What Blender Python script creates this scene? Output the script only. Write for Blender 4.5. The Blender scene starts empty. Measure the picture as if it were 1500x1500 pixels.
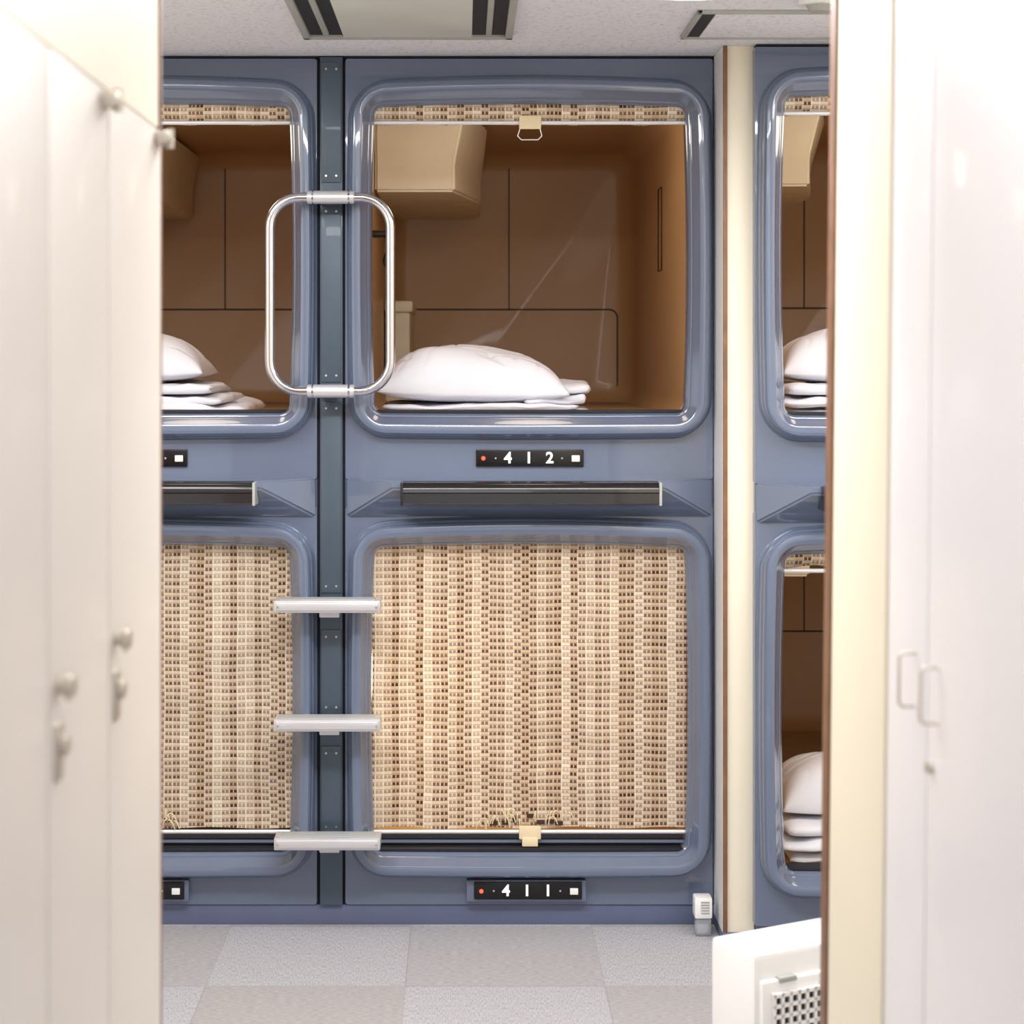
import bpy, bmesh, math, random
from mathutils import Vector, noise, Matrix
random.seed(4)
S=0.0018; EYE=1.494; CEIL=2.292
def X(p): return (p-680)*S
def Z(p): return EYE+(525-p)*S
sc=bpy.context.scene
try: sc.view_settings.view_transform='Standard'
except Exception: pass
# ------------------------------------------------------------ materials
def lin(c):
    o=[]
    for v in c:
        v/=255.0
        o.append(v/12.92 if v<=0.04045 else ((v+0.055)/1.055)**2.4)
    return (*o,1)
def mat(name,rgb,rough=.5,metal=0,coat=0,var=.06,scale=6,bump=0,bscale=200,emit=None,estr=0,alpha=None,trans=0):
    m=bpy.data.materials.new(name); m.use_nodes=True
    nt=m.node_tree; b=nt.nodes['Principled BSDF']
    tc=nt.nodes.new('ShaderNodeTexCoord')
    n=nt.nodes.new('ShaderNodeTexNoise'); n.inputs['Scale'].default_value=scale; n.inputs['Detail'].default_value=3
    nt.links.new(tc.outputs['Object'],n.inputs['Vector'])
    r=nt.nodes.new('ShaderNodeValToRGB')
    c=lin(rgb)
    r.color_ramp.elements[0].position=.3; r.color_ramp.elements[1].position=.7
    r.color_ramp.elements[0].color=tuple([v*(1-var) for v in c[:3]]+[1])
    r.color_ramp.elements[1].color=tuple([min(1,v*(1+var)) for v in c[:3]]+[1])
    nt.links.new(n.outputs['Fac'],r.inputs['Fac']); nt.links.new(r.outputs['Color'],b.inputs['Base Color'])
    b.inputs['Roughness'].default_value=rough; b.inputs['Metallic'].default_value=metal
    b.inputs['Coat Weight'].default_value=coat; b.inputs['Coat Roughness'].default_value=.04
    if trans: b.inputs['Transmission Weight'].default_value=trans
    if emit:
        b.inputs['Emission Color'].default_value=lin(emit); b.inputs['Emission Strength'].default_value=estr
    if bump:
        n2=nt.nodes.new('ShaderNodeTexNoise'); n2.inputs['Scale'].default_value=bscale
        nt.links.new(tc.outputs['Object'],n2.inputs['Vector'])
        bp=nt.nodes.new('ShaderNodeBump'); bp.inputs['Strength'].default_value=bump; bp.inputs['Distance'].default_value=.002
        nt.links.new(n2.outputs['Fac'],bp.inputs['Height']); nt.links.new(bp.outputs['Normal'],b.inputs['Normal'])
    return m
M_face=mat('capsule_fibreglass_blue',(97,109,133),.24,0,1.0,.04,3)
M_post=mat('post_steel_blue',(74,88,102),.4,.2,.1)
M_gap=mat('dark_gap',(22,24,32),.7)
M_black=mat('black_plastic',(26,24,26),.25,0,.4)
M_plate=mat('black_plate',(12,12,14),.25)
M_in=mat('interior_tan',(197,157,112),.42,0,.06,.05,2)
M_seam=mat('interior_seam',(60,38,20),.6)
M_inc=mat('interior_cream',(250,240,214),.45,0,.05)
M_chrome=mat('chrome',(216,216,222),.14,1,0,.02)
M_alu=mat('brushed_aluminium',(214,214,218),.38,.6,0,.03)
M_rod=mat('rod_silver',(225,225,228),.3,.3)
M_tag=mat('tag_beige',(226,208,172),.6)
M_linen=mat('white_linen',(230,230,237),.9,0,0,.01,5,.2,260)
M_matt=mat('mattress_beige',(190,160,120),.8)
M_cream=mat('wall_cream',(236,228,208),.5,0,0,.02,2)
M_white=mat('painted_white',(238,236,240),.4,0,.1,.015,2)
M_lock=mat('locker_enamel',(224,217,208),.45,.0,.06,.02,2)
M_brown=mat('wood_trim',(124,88,64),.5,0,.05,.2,20)
M_knob=mat('satin_nickel',(205,198,186),.34,.85)
M_wplas=mat('white_plastic',(238,238,238),.35,0,.2,.01)
M_clear=mat('clear_plastic',(225,230,238),.12,trans=.7)
M_digit=mat('digit_white',(245,245,245),.5,emit=(255,255,255),estr=.35)
M_led=mat('led_red',(255,60,30),.4,emit=(255,70,40),estr=3)
M_lamp=mat('lamp_diffuser',(255,255,255),.5,emit=(255,250,245),estr=4)
M_acin=mat('ac_slot_dark',(28,30,36),.6)
M_acgrey=mat('ac_grey',(166,168,166),.5)
M_acw=mat('ac_cream',(206,208,204),.5)
M_plinth=mat('plinth_blue',(94,102,132),.5)

def mat_ceiling():
    m=mat('ceiling_tile',(214,214,222),.9)
    nt=m.node_tree; b=nt.nodes['Principled BSDF']
    tc=nt.nodes.new('ShaderNodeTexCoord')
    v=nt.nodes.new('ShaderNodeTexNoise'); v.inputs['Scale'].default_value=90; v.inputs['Detail'].default_value=6
    nt.links.new(tc.outputs['Object'],v.inputs['Vector'])
    r=nt.nodes.new('ShaderNodeValToRGB'); e=r.color_ramp.elements
    e[0].position=.34; e[0].color=lin((202,201,206)); e[1].position=.46; e[1].color=lin((226,227,237))
    nt.links.new(v.outputs['Fac'],r.inputs['Fac']); nt.links.new(r.outputs['Color'],b.inputs['Base Color'])
    return m
M_ceil=mat_ceiling()

def N(nt,op,a,b=None,c=None):
    n=nt.nodes.new('ShaderNodeMath'); n.operation=op
    for i,v in enumerate((a,b,c)):
        if v is None: continue
        if isinstance(v,(int,float)): n.inputs[i].default_value=v
        else: nt.links.new(v,n.inputs[i])
    return n.outputs[0]
def mixc(nt,f,a,b):
    n=nt.nodes.new('ShaderNodeMix'); n.data_type='RGBA'
    if isinstance(f,(int,float)): n.inputs[0].default_value=f
    else: nt.links.new(f,n.inputs[0])
    for i,v in ((6,a),(7,b)):
        if isinstance(v,tuple): n.inputs[i].default_value=v
        else: nt.links.new(v,n.inputs[i])
    return n.outputs[2]
def mat_carpet():
    m=bpy.data.materials.new('carpet_tiles'); m.use_nodes=True; nt=m.node_tree; b=nt.nodes['Principled BSDF']
    b.inputs['Roughness'].default_value=1; b.inputs['Specular IOR Level'].default_value=.1
    tc=nt.nodes.new('ShaderNodeTexCoord'); sp=nt.nodes.new('ShaderNodeSeparateXYZ'); nt.links.new(tc.outputs['Object'],sp.inputs[0])
    t=.475
    u=N(nt,'DIVIDE',N(nt,'ADD',sp.outputs[0],.617+t*20),t); v=N(nt,'DIVIDE',N(nt,'ADD',sp.outputs[1],.49+t*20),t)
    cu=N(nt,'FLOOR',u); cv=N(nt,'FLOOR',v)
    chk=N(nt,'MODULO',N(nt,'ADD',cu,cv),2)
    base=mixc(nt,chk,lin((178,177,182)),lin((168,165,165)))
    wn=nt.nodes.new('ShaderNodeTexWhiteNoise'); cb=nt.nodes.new('ShaderNodeCombineXYZ'); nt.links.new(cu,cb.inputs[0]); nt.links.new(cv,cb.inputs[1]); nt.links.new(cb.outputs[0],wn.inputs['Vector'])
    base=mixc(nt,N(nt,'MULTIPLY',wn.outputs['Value'],.4),base,lin((172,173,184)))
    mp=nt.nodes.new('ShaderNodeMapping'); mp.inputs['Scale'].default_value=(420,60,1); nt.links.new(tc.outputs['Object'],mp.inputs[0])
    mp2=nt.nodes.new('ShaderNodeMapping'); mp2.inputs['Scale'].default_value=(60,420,1); nt.links.new(tc.outputs['Object'],mp2.inputs[0])
    n1=nt.nodes.new('ShaderNodeTexNoise'); n1.inputs['Scale'].default_value=1; nt.links.new(mp.outputs[0],n1.inputs['Vector'])
    n2=nt.nodes.new('ShaderNodeTexNoise'); n2.inputs['Scale'].default_value=1; nt.links.new(mp2.outputs[0],n2.inputs['Vector'])
    mx=nt.nodes.new('ShaderNodeMix'); nt.links.new(chk,mx.inputs[0]); nt.links.new(n1.outputs['Fac'],mx.inputs[2]); nt.links.new(n2.outputs['Fac'],mx.inputs[3])
    fac=N(nt,'MULTIPLY',N(nt,'SUBTRACT',mx.outputs[0],.35),1.8)
    col=mixc(nt,fac,base,lin((126,123,126)))
    fu=N(nt,'FRACT',u); fv=N(nt,'FRACT',v)
    s1=N(nt,'LESS_THAN',fu,.008); s2=N(nt,'LESS_THAN',fv,.012)
    col=mixc(nt,N(nt,'MULTIPLY',N(nt,'MAXIMUM',s1,s2),.2),col,lin((110,106,106)))
    nt.links.new(col,b.inputs['Base Color'])
    bp=nt.nodes.new('ShaderNodeBump'); bp.inputs['Strength'].default_value=.5; bp.inputs['Distance'].default_value=.003
    nt.links.new(mx.outputs[0],bp.inputs['Height']); nt.links.new(bp.outputs['Normal'],b.inputs['Normal'])
    return m
M_carpet=mat_carpet()
def mat_blind():
    m=bpy.data.materials.new('woven_reed_blind'); m.use_nodes=True; nt=m.node_tree; b=nt.nodes['Principled BSDF']
    b.inputs['Roughness'].default_value=.75
    tc=nt.nodes.new('ShaderNodeTexCoord')
    nz=nt.nodes.new('ShaderNodeTexNoise'); nz.inputs['Scale'].default_value=7; nt.links.new(tc.outputs['Object'],nz.inputs['Vector'])
    sp=nt.nodes.new('ShaderNodeSeparateXYZ'); nt.links.new(tc.outputs['Object'],sp.inputs[0])
    w=N(nt,'MULTIPLY',N(nt,'SUBTRACT',nz.outputs['Fac'],.5),.010)
    x=N(nt,'ADD',sp.outputs[0],w); z=N(nt,'ADD',sp.outputs[2],w)
    u=N(nt,'ADD',N(nt,'DIVIDE',x,.0215),500); cu=N(nt,'FLOOR',u); fu=N(nt,'FRACT',u)
    wn=nt.nodes.new('ShaderNodeTexWhiteNoise'); wn.noise_dimensions='1D'; nt.links.new(cu,wn.inputs['W'])
    rv=wn.outputs['Value']
    v=N(nt,'ADD',N(nt,'DIVIDE',z,.0190),500)
    half=N(nt,'MULTIPLY',N(nt,'GREATER_THAN',rv,.7),.5)
    vv=N(nt,'ADD',v,half)
    cv=N(nt,'FLOOR',vv); fv=N(nt,'FRACT',vv)
    wn2=nt.nodes.new('ShaderNodeTexWhiteNoise'); cb=nt.nodes.new('ShaderNodeCombineXYZ'); nt.links.new(cu,cb.inputs[0]); nt.links.new(cv,cb.inputs[1]); nt.links.new(cb.outputs[0],wn2.inputs['Vector'])
    # irregular dark stripes: slow wave modulated by a per-column random value
    g=N(nt,'ADD',N(nt,'MULTIPLY',N(nt,'SINE',N(nt,'ADD',N(nt,'MULTIPLY',cu,1.9),N(nt,'MULTIPLY',N(nt,'SINE',N(nt,'MULTIPLY',cu,.33)),1.2))),.38),N(nt,'ADD',N(nt,'MULTIPLY',rv,.55),.20))
    g=N(nt,'MINIMUM',N(nt,'MAXIMUM',g,0.0),1.0)
    mid=N(nt,'GREATER_THAN',N(nt,'ABSOLUTE',N(nt,'SUBTRACT',fu,.52)),.07)
    inu=N(nt,'MULTIPLY',N(nt,'GREATER_THAN',fu,.12),N(nt,'LESS_THAN',fu,.92))
    d1=N(nt,'MULTIPLY',N(nt,'MULTIPLY',inu,mid),N(nt,'LESS_THAN',fv,.44))
    ramp=nt.nodes.new('ShaderNodeValToRGB'); e=ramp.color_ramp.elements
    e[0].position=.0; e[0].color=lin((196,168,144)); e[1].position=.85; e[1].color=lin((66,34,32))
    k=e.new(.4); k.color=lin((126,88,76))
    nt.links.new(g,ramp.inputs['Fac'])
    base=mixc(nt,g,lin((244,232,210)),lin((212,186,154)))
    base=mixc(nt,N(nt,'MULTIPLY',wn2.outputs['Value'],.28),base,lin((180,148,112)))
    fv2=N(nt,'FRACT',N(nt,'MULTIPLY',vv,2))
    base=mixc(nt,N(nt,'MULTIPLY',N(nt,'LESS_THAN',fv2,.17),.65),base,lin((118,84,70)))
    mask=N(nt,'MULTIPLY',d1,N(nt,'ADD',.75,N(nt,'MULTIPLY',wn2.outputs['Value'],.25)))
    col=mixc(nt,mask,base,ramp.outputs['Color'])
    thr=N(nt,'LESS_THAN',fu,.12)
    col=mixc(nt,N(nt,'MULTIPLY',thr,N(nt,'SUBTRACT',.85,N(nt,'MULTIPLY',g,.7))),col,lin((248,240,226)))
    nt.links.new(col,b.inputs['Base Color'])
    bp=nt.nodes.new('ShaderNodeBump'); bp.inputs['Strength'].default_value=.5; bp.inputs['Distance'].default_value=.002
    nt.links.new(fv2,bp.inputs['Height']); nt.links.new(bp.outputs['Normal'],b.inputs['Normal'])
    tr=nt.nodes.new('ShaderNodeBsdfTranslucent'); nt.links.new(col,tr.inputs[0])
    ms=nt.nodes.new('ShaderNodeMixShader'); ms.inputs[0].default_value=.2
    nt.links.new(b.outputs[0],ms.inputs[1]); nt.links.new(tr.outputs[0],ms.inputs[2])
    nt.links.new(ms.outputs[0],nt.nodes['Material Output'].inputs[0])
    return m
M_blind=mat_blind()
# ------------------------------------------------------------ mesh helpers
def empty(name,loc=(0,0,0)):
    o=bpy.data.objects.new(name,None); o.location=loc; o.empty_display_size=.05; sc.collection.objects.link(o); return o
def par(o,p):
    if p is not None:
        o.parent=p; o.matrix_parent_inverse=Matrix.Translation(-p.location)
def obj(name,bm,m,parent=None,smooth=True,ang=35):
    me=bpy.data.meshes.new(name)
    bmesh.ops.recalc_face_normals(bm,faces=bm.faces); bm.to_mesh(me); bm.free()
    me.materials.append(m)
    if smooth:
        for p in me.polygons: p.use_smooth=True
        try: me.set_sharp_from_angle(angle=math.radians(ang))
        except Exception: pass
    o=bpy.data.objects.new(name,me); sc.collection.objects.link(o); par(o,parent); return o
def box(name,x0,x1,y0,y1,z0,z1,m,bev=0,parent=None,seg=2):
    bm=bmesh.new(); bmesh.ops.create_cube(bm,size=1)
    for v in bm.verts: v.co=((x0+x1)/2+v.co.x*(x1-x0),(y0+y1)/2+v.co.y*(y1-y0),(z0+z1)/2+v.co.z*(z1-z0))
    if bev: bmesh.ops.bevel(bm,geom=bm.edges[:],offset=bev,segments=seg,affect='EDGES',profile=.6)
    return obj(name,bm,m,parent,bool(bev))
def cyl(name,c,r,h,axis,m,parent=None,r2=None,seg=24,bev=0):
    bm=bmesh.new(); bmesh.ops.create_cone(bm,cap_ends=True,segments=seg,radius1=r,radius2=r if r2 is None else r2,depth=h)
    if bev:
        es=[e for e in bm.edges if len(e.link_faces)==2 and any(len(f.verts)>4 for f in e.link_faces)]
        bmesh.ops.bevel(bm,geom=es,offset=bev,segments=3,affect='EDGES')
    if axis=='x': bmesh.ops.rotate(bm,matrix=Matrix.Rotation(math.pi/2,3,'Y'),verts=bm.verts)
    if axis=='y': bmesh.ops.rotate(bm,matrix=Matrix.Rotation(math.pi/2,3,'X'),verts=bm.verts)
    bmesh.ops.translate(bm,vec=c,verts=bm.verts)
    return obj(name,bm,m,parent)
def tube(name,pts,r,m,parent=None,cyclic=False,kind='POLY'):
    cu=bpy.data.curves.new(name,'CURVE'); cu.dimensions='3D'; cu.bevel_depth=r; cu.bevel_resolution=5; cu.use_fill_caps=True
    s=cu.splines.new(kind); s.points.add(len(pts)-1)
    for i,p in enumerate(pts): s.points[i].co=(*p,1)
    s.use_cyclic_u=cyclic
    if kind=='NURBS': s.order_u=3; s.use_endpoint_u=not cyclic
    cu.materials.append(m)
    o=bpy.data.objects.new(name,cu); sc.collection.objects.link(o); par(o,parent); return o
def prism(name,poly,m,parent=None,bev=0):
    bm=bmesh.new(); rings=[[bm.verts.new(p) for p in r] for r in poly]
    n=len(rings[0])
    for a,b in zip(rings,rings[1:]):
        for i in range(n): bm.faces.new((a[i],a[(i+1)%n],b[(i+1)%n],b[i]))
    bm.faces.new(rings[0]); bm.faces.new(rings[-1])
    if bev: bmesh.ops.bevel(bm,geom=bm.edges[:],offset=bev,segments=3,affect='EDGES')
    return obj(name,bm,m,parent)
def contour(L,R,T,B,r,arch=0,bulge=0,botb=0,n=14,m=9):
    P=[]; cs=[((L+r,T+r),180),((R-r,T+r),270),((R-r,B-r),0),((L+r,B-r),90)]
    for k,((cx,cy),a0) in enumerate(cs):
        arc=[(cx+r*math.cos(math.radians(a0+90*i/m)),cy+r*math.sin(math.radians(a0+90*i/m))) for i in range(m+1)]
        P+=arc
        (nx,ny),na=cs[(k+1)%4]
        e=arc[-1]; s=(nx+r*math.cos(math.radians(na)),ny+r*math.sin(math.radians(na)))
        for i in range(1,n): P.append((e[0]+(s[0]-e[0])*i/n,e[1]+(s[1]-e[1])*i/n))
    cx=(L+R)/2; cy=(T+B)/2; hw=(R-L)/2; hh=(B-T)/2; Q=[]
    for x,y in P:
        u=(x-cx)/hw; v=(y-cy)/hh
        Q.append((x+u*bulge*(1-v*v), y-arch*(1-u*u)*max(0,-v)+botb*(1-u*u)*max(0,v)))
    return Q
def loft(name,rings,m,parent,dx,dy,cap=False,ang=35):
    bm=bmesh.new(); R=[]
    for c,y in rings: R.append([bm.verts.new((X(p)+dx,y+dy,Z(q))) for p,q in c])
    n=len(R[0])
    for a,b in zip(R,R[1:]):
        for i in range(n): bm.faces.new((a[i],a[(i+1)%n],b[(i+1)%n],b[i]))
    if cap: bm.faces.new(R[-1])
    return obj(name,bm,m,parent,True,ang)
# ------------------------------------------------------------ soft goods
def folded_sheet(name,x0,x1,y0,y1,z0,z1,seed=0,parent=None,folds=3):
    h=(z1-z0)/folds; th=h*.47
    bm=bmesh.new()
    for f in range(folds):
        zc=z0+h*(f+.5); ins=random.Random(seed*7+f)
        xa=x0+ins.uniform(0,.02); xb=x1-ins.uniform(0,.035)-(.012*f)
        ya=y0+ins.uniform(0,.03)+.01*f; yb=y1-ins.uniform(0,.03)
        nx,ny=48,24; T={}; Bt={}
        for i in range(nx+1):
            for j in range(ny+1):
                u=-1+2*i/nx; v=-1+2*j/ny
                e=max(0,1-abs(u)**14)*max(0,1-abs(v)**10); hh=th*e**.5
                px=(xa+xb)/2+u*(xb-xa)/2; py=(ya+yb)/2+v*(yb-ya)/2
                q=Vector((px*7,py*7,seed+f*2.3)); q2=Vector((px*20,py*9,seed+f))
                dz=noise.noise(q)*h*.55+noise.noise(q2)*h*.22
                ex=noise.noise(Vector((py*9,f*3.1,seed)))*.018*abs(u)**3; ey=noise.noise(Vector((px*8,f*1.7,seed+4)))*.02*abs(v)**3
                edge=i in(0,nx) or j in(0,ny)
                T[i,j]=bm.verts.new((px+ex,py+ey,zc+hh*1.12+dz))
                Bt[i,j]=T[i,j] if edge else bm.verts.new((px+ex,py+ey,zc-hh+min(dz,.0)*.5))
        for i in range(nx):
            for j in range(ny):
                bm.faces.new((T[i,j],T[i+1,j],T[i+1,j+1],T[i,j+1]))
                bm.faces.new((Bt[i,j],Bt[i,j+1],Bt[i+1,j+1],Bt[i+1,j]))
    return obj(name,bm,M_linen,parent,True,180)
def pillow(c,sx,sy,H,rz=0,seed=0,skewk=.1,tilt=0):
    bm=bmesh.new(); n=80; top={}; bot={}
    for i in range(n+1):
        for j in range(n+1):
            u=-1+2*i/n; v=-1+2*j/n
            h=(max(0,1-abs(u)**2.7)*max(0,1-abs(v)**3.0))**.52
            x=u*sx*(1-.06*(1-v*v)); y=v*sy*(1-.09*(1-u*u))
            skew=1-skewk*u
            d=noise.noise(Vector((u*1.4+seed,v*1.6,1)))*.13
            # long soft creases running from the left corner and a few across the front
            s1=abs(noise.noise(Vector((u*1.3+v*2.6+seed,v*.6-u*.5,seed))))
            s2=abs(noise.noise(Vector((u*3.1-v*1.1+seed+4,v*1.1+u*.5,seed+9))))
            cr=-math.exp(-(s1/.07)**2)*.075-math.exp(-(s2/.06)**2)*.045
            zt=h*H*(skew+d+cr)
            y+= -h*.01*math.exp(-(s1/.08)**2)
            t=bm.verts.new((x,y,zt)); top[i,j]=t
            edge=i in(0,n) or j in(0,n)
            bot[i,j]=t if edge else bm.verts.new((x,y,-h*H*.22))
    for i in range(n):
        for j in range(n):
            bm.faces.new((top[i,j],top[i+1,j],top[i+1,j+1],top[i,j+1]))
            bm.faces.new((bot[i,j],bot[i,j+1],bot[i+1,j+1],bot[i+1,j]))
    zmin=min(v.co.z for v in bm.verts)
    M=Matrix.Translation(Vector(c)-Vector((0,0,zmin)))@Matrix.Rotation(rz,4,'Z')@Matrix.Rotation(tilt,4,'Y')
    for v in bm.verts: v.co=M@v.co
    return obj('pillow',bm,M_linen,None,True,180)
# ------------------------------------------------------------ capsule
def plate(num,cx,cz,y,parent,bezel,dx):
    x0=X(cx-79)+dx; x1=X(cx+79)+dx; z=Z(cz)
    if bezel: box('plate_bezel',x0-.02,x1+.012,y-.022,y+.002,z-.031,z+.027,M_face,.007,parent)
    yf=y-.026 if bezel else y-.008
    box('number_plate',x0,x1,yf,y+.001,z-.0235,z+.0235,M_plate,.004,parent)
    for i,ch in enumerate(num):
        cu=bpy.data.curves.new('digit','FONT'); cu.body=ch; cu.size=.041; cu.extrude=.0008; cu.offset=.0011; cu.align_x='CENTER'; cu.align_y='CENTER'
        cu.materials.append(M_digit)
        o=bpy.data.objects.new('digit_'+str(i+1),cu); o.rotation_euler=(math.pi/2,0,0)
        o.location=(X(cx-32+30.5*i)+dx,yf-.001,z); sc.collection.objects.link(o); par(o,parent)
    cyl('led_ring',(X(cx-68)+dx,yf-.001,z),.0085,.003,'y',M_gap,parent)
    cyl('led',(X(cx-68)+dx,yf-.0025,z),.005,.004,'y',M_led,parent)
    box('switch',X(cx+61)+dx,X(cx+73)+dx,yf-.005,yf,z-.009,z+.008,M_wplas,.002,parent)
    for s in (-50,47): cyl('indicator',(X(cx+s)+dx,yf-.0006,z),.0025,.001,'y',M_acgrey,parent)

PROF=[(0,.05),(0,.008),(1.2,-.002),(4,-.010),(5.5,-.011),(6.5,-.020),(8,-.024),(14,-.040),(15.5,-.046),(18,-.048),(24,-.049),(28,-.047),(30.5,-.042),(31.5,-.036),(31.8,-.026),(33.2,-.024),(34.5,-.020),(35,-.008),(36.5,-.003),(38,-.0005)]
def capsule(pdx,dy,upper,num,blind_down):
    dx=pdx*S
    L,R=549,1003
    T,B=(157,604) if upper else (803,1246)
    rT,rB=(86,702) if upper else (742,1325)
    E=empty('sleeping_capsule',(X(776)+dx,dy,Z(B)))
    rings=[]
    for o,y in PROF:
        rings.append((contour(L-o,R+o,T-o,B+o,12+o*1.2,arch=5+o*.12,bulge=5-o*.04,botb=1+o*.05),y))
    rings.append((contour(506,1044,rT,rB,4),0)); rings.append((contour(505,1045,rT-1,rB+1,5),.004)); rings.append((contour(505,1045,rT-1,rB+1,5),.06))
    loft('front_frame',rings,M_face,E,dx,dy,ang=28)
    io=22; it=T-50
    ir=[(contour(L,R,T,B,14,5,5,1),.048),(contour(L-io,R+io,it,B+io-2,40),.05),(contour(L-io,R+io,it,B+io-2,40),.06),(contour(L-io,R+io,it,B+io-2,40),1.86),
        (contour(L-io+5,R+io-5,it+5,B+io-7,38),1.92),(contour(L-io+20,R+io-20,it+20,B+io-22,34),1.965),(contour(L-io+36,R+io-36,it+36,B+io-38,28),1.975)]
    loft('interior_shell',ir,M_in,E,dx,dy,True,60)
    cx=X(776)+dx; zb=Z(B); yb=1.973+dy
    def seam(n,x0,x1,z0,z1): box(n,x0,x1,yb-.003,yb+.004,z0,z1,M_seam,0,E)
    zs=zb+.352-.03
    px=lambda p: X(p)*1.39+dx
    seam('seam_1',px(745),px(745)+.004,zs,zb+.84)
    r=.03; x0,x1=px(586),px(905)
    pts=[(x0,yb-.001,zb-.02),(x0,yb-.001,zs-r)]+[(x0+r-r*math.cos(a),yb-.001,zs-r+r*math.sin(a)) for a in (math.pi/8*k for k in range(1,5))]
    pts+=[(x1-r+r*math.sin(a),yb-.001,zs-r+r*math.cos(a)) for a in (math.pi/8*k for k in range(0,5))]+[(x1,yb-.001,zb-.02)]
    tube('seam_2',pts,.0028,M_seam,E)
    xl=X(527)+dx
    zc=zb+.34
    box('console',xl+.004,px(606),1.5+dy,1.93+dy,zb-.02,zc-.03,M_inc,.012,E)
    box('console_lid',xl+.003,px(610),1.48+dy,1.93+dy,zc-.04,zc,M_inc,.01,E)
    xr=X(1025)+dx
    tube('side_recess',[(xr-.002,.95+dy,zb+.42),(xr-.002,.95+dy,zb+.68),(xr-.002,1.05+dy,zb+.68),(xr-.002,1.05+dy,zb+.42)],.002,M_seam,E,True)
    zt=zb+.885; z0=zb+.652
    fp=[(xl+.002,.80),( -.03+dx,.80),(.055+dx,1.25),(.055+dx,1.93),(xl+.002,1.93)]
    fp2=[(xl+.002,.76),(.0+dx,.76),(.075+dx,1.10),(.075+dx,1.93),(xl+.002,1.93)]
    prism('television_housing',[[(a,b+dy,z0) for a,b in fp],[(a,b+dy,z0+.09) for a,b in fp],[(a,b+dy,zt) for a,b in fp2]],M_inc,E,.008)
    tube('cable',[(xl+.055+.012*math.sin(k*1.1),.45+.01*k+dy,zb+.49-.015*k+.004*math.cos(k*2)) for k in range(9)],.006,M_black,E,kind='NURBS')
    cyl('cable_hook',(xl+.035,.45+dy,zb+.5),.011,.06,'x',M_black,E)
    box('mattress',xl+.03,xr-.03,.08+dy,1.88+dy,zb-.034,zb-.016,M_matt,.008,E)
    box('sill_track',X(L-2)+dx,X(R+2)+dx,-.002+dy,.05+dy,zb-.004,zb+.006,M_gap,.001,E)
    if upper:
        plate(num,776,671,dy,E,False,dx)
        box('ledge_backing',X(505.5)+dx,X(1044.5)+dx,.006+dy,.058+dy,Z(746),Z(698),M_face,0,E)
        a=[(506,700),(1044,700),(1044,758),(506,758)]; f=[(576,701),(968,701),(968,713),(576,713)]
        r0=[(X(p)+dx,dy+.01,Z(q)) for p,q in a]; r1=[(X(p)+dx,dy-.001,Z(q)) for p,q in a]
        r2=[(X(p)+dx,dy-.095,Z(q)) for p,q in f]
        prism('middle_ledge',[r0,r1,r2],M_face,E,.005)
        zt=Z(701); zbm=Z(734); prof=[]
        for k in range(9):
            t=k/8; prof.append((-.094-.045*math.sin(t*math.pi/2)**.8, zt-.022*(1-math.cos(t*math.pi/2))))
        prof+=[(-.140,zt-.027),(-.136,zt-.030),(-.138,zbm+.004),(-.132,zbm),(-.05,zbm),(-.05,zt)]
        prism('black_rail',[[(x,y+dy,z) for y,z in prof] for x in (X(593)+dx,X(958)+dx)],M_black,E)
        for k in range(3): box('rail_rib',X(593)+dx,X(958)+dx,-.112-.009*k+dy,-.109-.009*k+dy,zt-.009-.0035*k,zt-.0005-.0045*k,M_acgrey if k==1 else M_gap,0,E)
        for q in (589,958): box('rail_end_cap',X(q)+dx,X(q+4)+dx,-.140+dy,-.05+dy,zbm-.002,zt-.002,M_acgrey if q>900 else M_black,.002,E)
    else:
        plate(num,773,1301,dy,E,True,dx)
    Bl=empty('woven_blind',(cx,.02+dy,Z(T)))
    wz=lambda x,z:.0035*math.sin(x*31)+.002*math.sin(z*40+x*9)
    def sheet(zt,zb2,y0,roll=False):
        bm=bmesh.new(); nx,nzn=60,60 if not roll else 12; g={}
        xa,xb=X(L-4)+dx,X(R+4)+dx
        for i in range(nx+1):
            for j in range(nzn+1):
                x=xa+(xb-xa)*i/nx; t=j/nzn; z=zt+(zb2-zt)*t
                y=y0+wz(x,z)+dy
                if roll: y-=.022*math.sin(t*math.pi)+.003*math.sin(x*60); z+=.005*math.sin(x*37)*t
                else: z+=.003*math.sin(x*26)*t**6
                g[i,j]=bm.verts.new((x,y,z))
        for i in range(nx):
            for j in range(nzn): bm.faces.new((g[i,j],g[i+1,j],g[i+1,j+1],g[i,j+1]))
        return obj('woven_sheet',bm,M_blind,Bl,True,80)
    def rod(z,y): 
        tube('bottom_rod',[(X(L-1)+dx,y+dy,z),(X(R+1)+dx,y+dy,z)],.0056,M_rod,Bl)
        box('pull_tag',cx-.028,cx+.03,y-.012+dy,y-.006+dy,z-.018,z+.018,M_tag,.003,Bl)
    if blind_down:
        sheet(Z(T-16),Z(1216),.026)
        rod(Z(1221),.02)
        box('dark_glass_strip',X(L)+dx,X(R)+dx,.036+dy,.042+dy,Z(1246),Z(1224),M_black,0,Bl)
        box('lower_rail',X(L)+dx,X(R)+dx,.026+dy,.032+dy,Z(1238),Z(1234),M_face,0,Bl)
        for k in range(7):
            hx=cx-.09+.029*k+random.uniform(-.008,.008); hz=Z(1201)+random.uniform(-.016,.012)
            box('fringe_gap_patch',hx-.011,hx+.010,.0185+dy,.0195+dy,hz-.006,hz+.005,M_seam,0,Bl)  # dark patches stand in for the shaded gaps behind the fringe
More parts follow.
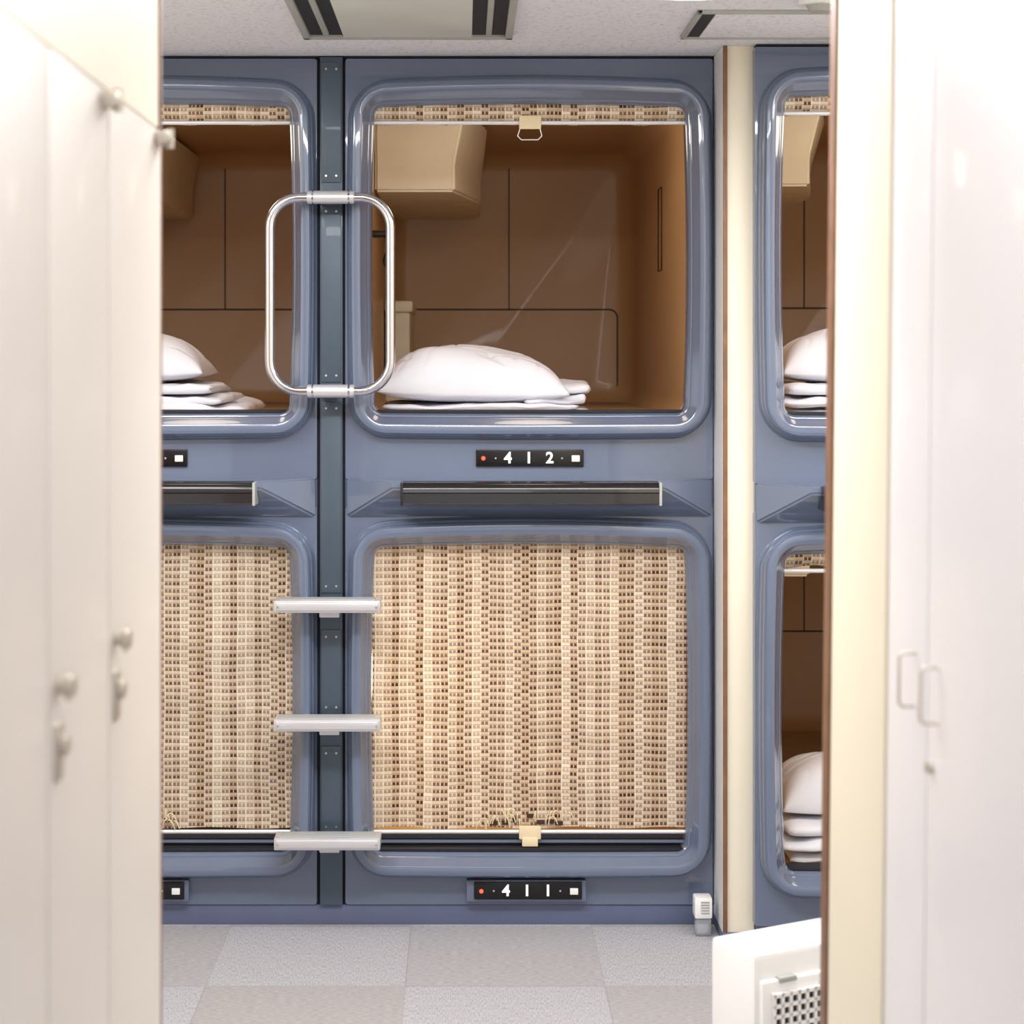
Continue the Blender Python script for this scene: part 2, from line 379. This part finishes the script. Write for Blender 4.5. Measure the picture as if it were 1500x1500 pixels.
        for k in range(30):
            hx=cx-.13+random.random()*.24; hz=Z(1199)+random.uniform(-.016,.018); a=random.uniform(-.02,.02)
            tube('frayed_thread',[(hx,.016+dy,hz),(hx+a*.5,.006+dy,hz+.014),(hx+a,.012+dy,hz-.016)],.0015,M_tag,Bl,kind='NURBS')
        box('tag_lower',cx-.02,cx+.022,.004+dy,.012+dy,Z(1241),Z(1228),M_tag,.003,Bl)
    else:
        sheet(Z(T-12),Z(T+22 if upper else T+18),.03,True)
        zr=Z(T+22 if upper else T+22); rod(zr,.012)
        tube('pull_ring',[(cx-.024,.004+dy,zr-.012),(cx-.032,.003+dy,zr-.036),(cx-.022,.003+dy,zr-.046),(cx+.022,.003+dy,zr-.046),(cx+.032,.003+dy,zr-.036),(cx+.026,.004+dy,zr-.012)],.0016,M_rod,Bl)
    return E
def bedding(pdx,dy,B,kind):
    dx=pdx*S; zb=Z(B)-.015
    if kind=='main':
        D=empty('folded_duvet',(X(720)+dx,.4+dy,zb))
        folded_sheet('bottom_layers',X(553)+dx,X(868)*1.06+dx,.09+dy,.64+dy,zb,zb+.034,1,D,2)
        folded_sheet('turned_edge',X(770)+dx,X(868)*1.06+dx,.14+dy,.64+dy,zb+.030,zb+.090,2,D,2)
        pillow((X(691)+dx,.31+dy,zb+.034),.262,.19,.130,math.radians(2),3.3,.10,math.radians(1))
    else:
        D=empty('folded_duvet',(X(720)+dx,.4+dy,zb))
        if kind=='left':
            folded_sheet('bottom_layers',X(553)+dx,X(950)+dx,.08+dy,.62+dy,zb,zb+.032,5,D,1)
            folded_sheet('upper_layers',X(553)+dx,X(903)+dx,.12+dy,.6+dy,zb+.03,zb+.085,6,D,2)
        else:
            folded_sheet('layers',X(553)+dx,X(860)+dx,.09+dy,.62+dy,zb,zb+.088,8,D,3)
        c=X(735) if kind=='left' else X(691)
        pillow((c+dx,.36+dy,zb+.090),.23,.17,.12,0,7.7,.12)
for pdx,dy in ((0,0),(-580,0),(584,-.19)):
    capsule(pdx,dy,True,'412' if pdx==0 else ('414' if pdx<0 else '410'),False)
    capsule(pdx,dy,False,'411' if pdx==0 else ('413' if pdx<0 else '409'),pdx<=0)
bedding(0,0,604,'main'); bedding(-580,0,604,'left'); bedding(584,-.19,604,'r'); bedding(584,-.19,1246,'r')
# ------------------------------------------------------------ post, handle, steps
P=empty('mounting_post',(X(485),0,0))
box('gap_backing',X(464),X(506),.012,.05,0.02,Z(82),M_gap,0,P)
box('channel',X(469),X(502),-.006,.014,Z(1325),Z(84),M_post,.002,P)
for a,b in ((300,560),(588,868),(922,1045),(1092,1220),(92,268)):
    box('cover_panel',X(471),X(500),-.010,-.004,Z(b),Z(a),M_post,.002,P)
    for q in (a+10,b-10):
        for xx in (478,493): cyl('screw',(X(xx),-.011,Z(q)),.003,.003,'y',M_knob,P,seg=12)
H=empty('grab_handle',(X(485),-.1,Z(430)))
def rr(x0,x1,z0,z1,r,y):
    pts=[]
    for (cx,cz,a0) in ((x1-r,z1-r,0),(x0+r,z1-r,90),(x0+r,z0+r,180),(x1-r,z0+r,270)):
        for k in range(10):
            a=math.radians(a0+10*k); pts.append((cx+r*math.cos(a),y,cz+r*math.sin(a)))
    return pts
k=.98
hz=lambda p: EYE+(525-p)*S*k
hx=lambda p:(p-680)*S*k
tube('loop_tube',rr(hx(395),hx(572),hz(573),hz(289),.078,-.1),.0126,M_chrome,H,True)
for q in (289,573):
    cyl('sleeve',((hx(450)+hx(519))/2,-.1,hz(q)),.0172,hx(519)-hx(450),'x',M_alu,H,bev=.002)
    for xx in (458,511): cyl('sleeve_ring',(hx(xx),-.1,hz(q)),.0182,.006,'x',M_chrome,H,bev=.001)
    box('standoff',X(470),X(499),-.1,-.0108,hz(q)-.014,hz(q)+.016,M_post,.003,H)
for q in (889,1063,1237):
    kk=.975; z=EYE+(525-q)*S*kk; Sx=empty('ladder_step',(X(485),-.1,z))
    x0=(401-680)*S*kk; x1=(557-680)*S*kk
    box('tread',x0,x1,-.125,-.05,z-.016,z+.016,M_alu,.004,Sx)
    box('front_nosing',x0+.006,x1-.006,-.129,-.122,z-.010,z+.010,M_alu,.003,Sx)
    box('top_grip',x0+.015,x1-.015,-.115,-.06,z+.015,z+.0175,M_acgrey,.001,Sx)
    box('bracket',X(471),X(500),-.08,-.0108,z-.034,z-.008,M_alu,.003,Sx)
    for xx in (x0+.01,x1-.01): cyl('rivet',(xx,-.1295,z),.003,.003,'y',M_knob,Sx,seg=10)
# ------------------------------------------------------------ column between bays
C=empty('divider_column',(.7,-.06,0))
box('column_body',.6635,.7405,-.160,.25,.02,CEIL,M_cream,.002,C)
box('column_side_trim',.6590,.664,-.160,.1,.02,CEIL-.001,M_wplas,0,C)
box('corner_trim',.6598,.671,-.168,-.1595,.02,CEIL-.001,M_brown,.002,C)
box('column_base',.6585,.7408,-.169,.1,0,.03,M_plinth,.002,C)
box('baseboard_back',X(-80),.658,.004,.05,0,Z(1326),M_plinth,.002)
box('baseboard_right',.742,1.75,-.17,-.14,0,Z(1326),M_plinth,.002)
box('trim_1',X(-80),.658,.002,.05,Z(84),CEIL,M_gap)
box('trim_2',.742,1.75,-.188,-.14,Z(84),CEIL,M_gap)
# ------------------------------------------------------------ shell
box('floor',-2.2,2.4,-6.5,2.2,-.1,0,M_carpet)
box('ceiling',-2.2,2.4,-6.5,2.2,CEIL,CEIL+.1,M_ceil)
box('wall_back',-2.2,2.4,2.1,2.2,0,CEIL,M_cream)
box('wall_left',-1.52,-1.42,-2.4,2.1,0,CEIL,M_cream)
box('wall_right',1.76,1.86,-2.1,2.1,0,CEIL,M_cream)
# ------------------------------------------------------------ left locker bank
LX=-.41; LT=EYE+.76*.41
dep=lambda d:-5+d
Lk=empty('locker_row',(-.63,dep(1.9),0))
box('carcass',LX-.46,LX-.022,dep(.75),dep(2.565),.0,LT,M_lock,.003,Lk)
seams=[2.565,2.19,1.87,1.51,1.15,.78]
for i in range(5):
    a,b=seams[i+1],seams[i]
    box('door_%d'%(i+1),LX-.021,LX,dep(a)+.0035,dep(b)-.0035,.06,LT-.004,M_lock,.003,Lk)
    yk=dep(a)+.035
    cyl('knob_stem',(LX+.004,yk,1.165),.008,.012,'x',M_knob,Lk)
    cyl('knob',(LX+.013,yk,1.165),.0155,.012,'x',M_knob,Lk,bev=.005)
    box('lock_escutcheon',LX-.001,LX+.005,yk-.014,yk+.014,1.070,1.128,M_knob,.0028,Lk)
    cyl('lock_barrel',(LX+.008,yk,1.106),.012,.010,'x',M_knob,Lk,bev=.003)
    if i<2:
        box('hinge_clip',LX-.003,LX+.020,dep(b)-.055,dep(b)-.010,LT-.026,LT-.010,M_knob,.003,Lk)
        cyl('hinge_pin',(LX+.016,dep(b)-.03,LT-.018),.006,.026,'z',M_knob,Lk,seg=12)
box('wall_left_upper',LX-.5,LX-.004,dep(.7),dep(2.565),LT+.001,CEIL,M_cream)
box('trim_locker_end',LX-.5,LX-.001,dep(2.567),dep(2.582),0,CEIL,M_brown,.002)
# ------------------------------------------------------------ right cupboards
RX=.55
tilt=math.radians(-.62)
Rt=empty('cupboard_wall',(RX,dep(2.4),EYE))
def rb(n,x0,x1,d0,d1,z0,z1,m,bev=.003): return box(n,x0,x1,dep(d0),dep(d1),z0,z1,m,bev,Rt)
zlo,zhi=-.0,CEIL
rb('end_panel',RX+.012,RX+.6,2.80,2.855,zlo,zhi,M_cream)
rb('edge_trim',RX-.002,RX+.02,2.825,2.87,zlo,zhi,M_brown)
rb('edge_bead',RX+.002,RX+.02,2.798,2.826,zlo,zhi,M_cream)
rb('stile',RX-.001,RX+.3,2.465,2.798,zlo,zhi,M_cream,.012)
rb('carcass',RX+.03,RX+.5,.8,2.46,zlo,zhi,M_white)
rb('door_1',RX+.004,RX+.026,2.257,2.46,.06,zhi-.03,M_white)
rb('door_2',RX+.004,RX+.026,1.75,2.249,.06,zhi-.03,M_white)
rb('door_3',RX+.004,RX+.026,1.25,1.744,.06,zhi-.03,M_white)
for d in (2.31,2.20):
    tube('wire_handle',[(RX+.006,dep(d),1.135),(RX-.012,dep(d),1.135),(RX-.016,dep(d),1.13),(RX-.016,dep(d),1.075),(RX-.012,dep(d),1.07),(RX+.006,dep(d),1.07)],.0020,M_knob,Rt)
cyl('keyhole',(RX+.001,dep(2.225),1.014),.007,.008,'x',M_knob,Rt)
Rt.rotation_euler=(0,-tilt,0)
# ------------------------------------------------------------ heater
HX,HY=.535,-1.5
He=empty('convector_heater',(HX,HY,0))
hw,hd,hh=.44,.135,.392
def hb(n,x0,x1,y0,y1,z0,z1,m,bev=.003):
    return box(n,x0+HX,x1+HX,y0+HY,y1+HY,z0,z1,m,bev,He)
hb('body',0,hw,0,hd,.02,hh,M_wplas,.012)
hb('front_panel',.012,hw-.02,-.010,.01,.04,hh-.05,M_wplas,.006)
hb('panel_latch',.05,.09,-.014,.0,hh-.056,hh-.046,M_acgrey,.002)
hb('grille_back',.038,hw-.04,-.011,-.0095,.08,hh-.078,M_acin,0)
for k in range(20):
    x=.036+.0193*k; hb('grille_bar_v',x-.0034,x+.0034,-.016,-.010,.075,hh-.073,M_wplas,0)
for k in range(13):
    z=.08+.0195*k; hb('grille_bar_h',.034,hw-.036,-.016,-.010,z-.0035,z+.0035,M_wplas,0)
for x in (.04,hw-.08): hb('foot',x,x+.05,.02,hd-.02,0,.025,M_acgrey,.003)
He.rotation_euler=(0,0,math.radians(29))
# ------------------------------------------------------------ deodoriser by column
A=empty('air_freshener',(.60,-.07,0))
ax0,ax1=X(1016)*.984,X(1042)*.984
box('clear_base',ax0+.003,ax1-.002,-.1,-.055,.0,.048,M_clear,.005,A)
box('gel',ax0+.009,ax1-.008,-.094,-.062,.006,.03,M_wplas,.003,A)
box('white_cap',ax0,ax1,-.104,-.052,.046,.100,M_wplas,.006,A)
for k in range(5): box('vent_slot',ax0+.016,ax1-.008,-.1055,-.1035,.060+k*.007,.063+k*.007,M_acgrey,0,A)
# ------------------------------------------------------------ ceiling fittings
V=empty('air_conditioner_cassette',(-.14,-.65,CEIL))
x0,x1,y0,y1=-.396,.119,-1.05,-.32
box('frame_back',x0,x1,y1-.02,y1,CEIL-.012,CEIL,M_acgrey,.002,V)
box('frame_front',x0,x1,y0,y0+.02,CEIL-.012,CEIL,M_acgrey,.002,V)
box('frame_left',x0,x0+.018,y0,y1,CEIL-.012,CEIL,M_acgrey,.002,V)
box('frame_right',x1-.018,x1,y0,y1,CEIL-.012,CEIL,M_acgrey,.002,V)
box('centre_panel',x0+.10,x1-.10,y0+.02,y1-.03,CEIL-.011,CEIL,M_acw,.003,V)
box('slot_left',x0+.018,x0+.10,y0+.02,y1-.02,CEIL-.003,CEIL,M_acin,0,V)
box('slot_right',x1-.10,x1-.018,y0+.02,y1-.02,CEIL-.003,CEIL,M_acin,0,V)
for xx in (x0+.052,x1-.066): box('louvre',xx,xx+.014,y0+.03,y1-.05,CEIL-.010,CEIL-.002,M_acgrey,.002,V)
W=empty('ceiling_vent',(.85,-.48,CEIL))
x0,x1,y0,y1=.535,1.15,-.66,-.305
for n,a,b,c,d in (('frame_left',x0,x0+.012,y0,y1),('frame_right',x1-.012,x1,y0,y1),('frame_back',x0,x1,y1-.012,y1),('frame_front',x0,x1,y0,y0+.012)):
    box(n,a,b,c,d,CEIL-.009,CEIL,M_acgrey,.002,W)
box('slot',x0+.012,x0+.045,y0+.012,y1-.012,CEIL-.004,CEIL,M_acin,0,W)
box('panel',x0+.045,x1-.02,y0+.02,y1-.02,CEIL-.007,CEIL,M_ceil,.002,W)
Lm=empty('ceiling_lamp',(.456,-1.32,CEIL))
cyl('base_ring',(.456,-1.32,CEIL-.015),.225,.03,'z',M_wplas,Lm,seg=48,bev=.005)
cyl('diffuser',(.456,-1.32,CEIL-.045),.185,.045,'z',M_lamp,Lm,r2=.21,seg=48)
Sd=empty('smoke_detector',(.785,-.72,CEIL))
cyl('detector_base',(.785,-.80,CEIL-.008),.045,.016,'z',M_wplas,Sd,bev=.003)
cyl('detector_dome',(.785,-.80,CEIL-.022),.02,.016,'z',M_acgrey,Sd,r2=.03)
# ------------------------------------------------------------ lights
def area(n,loc,sx,sy,p,col=(1,.985,.98),rot=(0,0,0)):
    l=bpy.data.lights.new(n,'AREA'); l.shape='RECTANGLE'; l.size=sx; l.size_y=sy; l.energy=p; l.color=col
    o=bpy.data.objects.new(n,l); o.location=loc; o.rotation_euler=rot; sc.collection.objects.link(o); return o
area('corridor_light',(0.0,-1.7,CEIL-.03),1.5,.3,46)
area('corridor_light',(0,-3.7,CEIL-.03),.6,1.0,6.5)
area('corridor_light',(-1.0,-1.1,CEIL-.03),.5,.8,17)
area('corridor_light',(1.3,-1.1,CEIL-.03),.5,.8,17)
def pt(n,loc,e,col,r=.04):
    l=bpy.data.lights.new(n,'POINT'); l.energy=e; l.color=col; l.shadow_soft_size=r
    o=bpy.data.objects.new(n,l); o.location=loc; sc.collection.objects.link(o)
pt('capsule_fill',(X(610),.35,Z(1020)),5,(1,.80,.44),.08)  # warm light set behind the blind to give its yellow glow
for dxx,dyy in ((0,0),(-580*S,0),(584*S,-.19)):
    pt('capsule_fill',(X(800)+dxx,.4+dyy,Z(145)),2.4,(1,.90,.74),.12)  # unseen fill added to brighten the upper capsule interiors
pt('capsule_fill',(X(800)+584*S,.4-.19,Z(790)),2.4,(1,.90,.74),.12)  # same added fill, no fitting, for the open lower capsule
w=bpy.data.worlds.new('World'); sc.world=w; w.use_nodes=True
w.node_tree.nodes['Background'].inputs[0].default_value=(.99,.98,1,1); w.node_tree.nodes['Background'].inputs[1].default_value=1.0
# ------------------------------------------------------------ camera
cam=bpy.data.cameras.new('camera'); co=bpy.data.objects.new('camera',cam); sc.collection.objects.link(co)
co.location=(0,-5,EYE); co.rotation_euler=(math.pi/2,0,0)
cam.sensor_width=36; cam.lens=5/S/1500*36; cam.shift_x=70/1500; cam.shift_y=-225/1500
cam.dof.use_dof=True; cam.dof.focus_distance=4.98; cam.dof.aperture_fstop=4.5
sc.camera=co
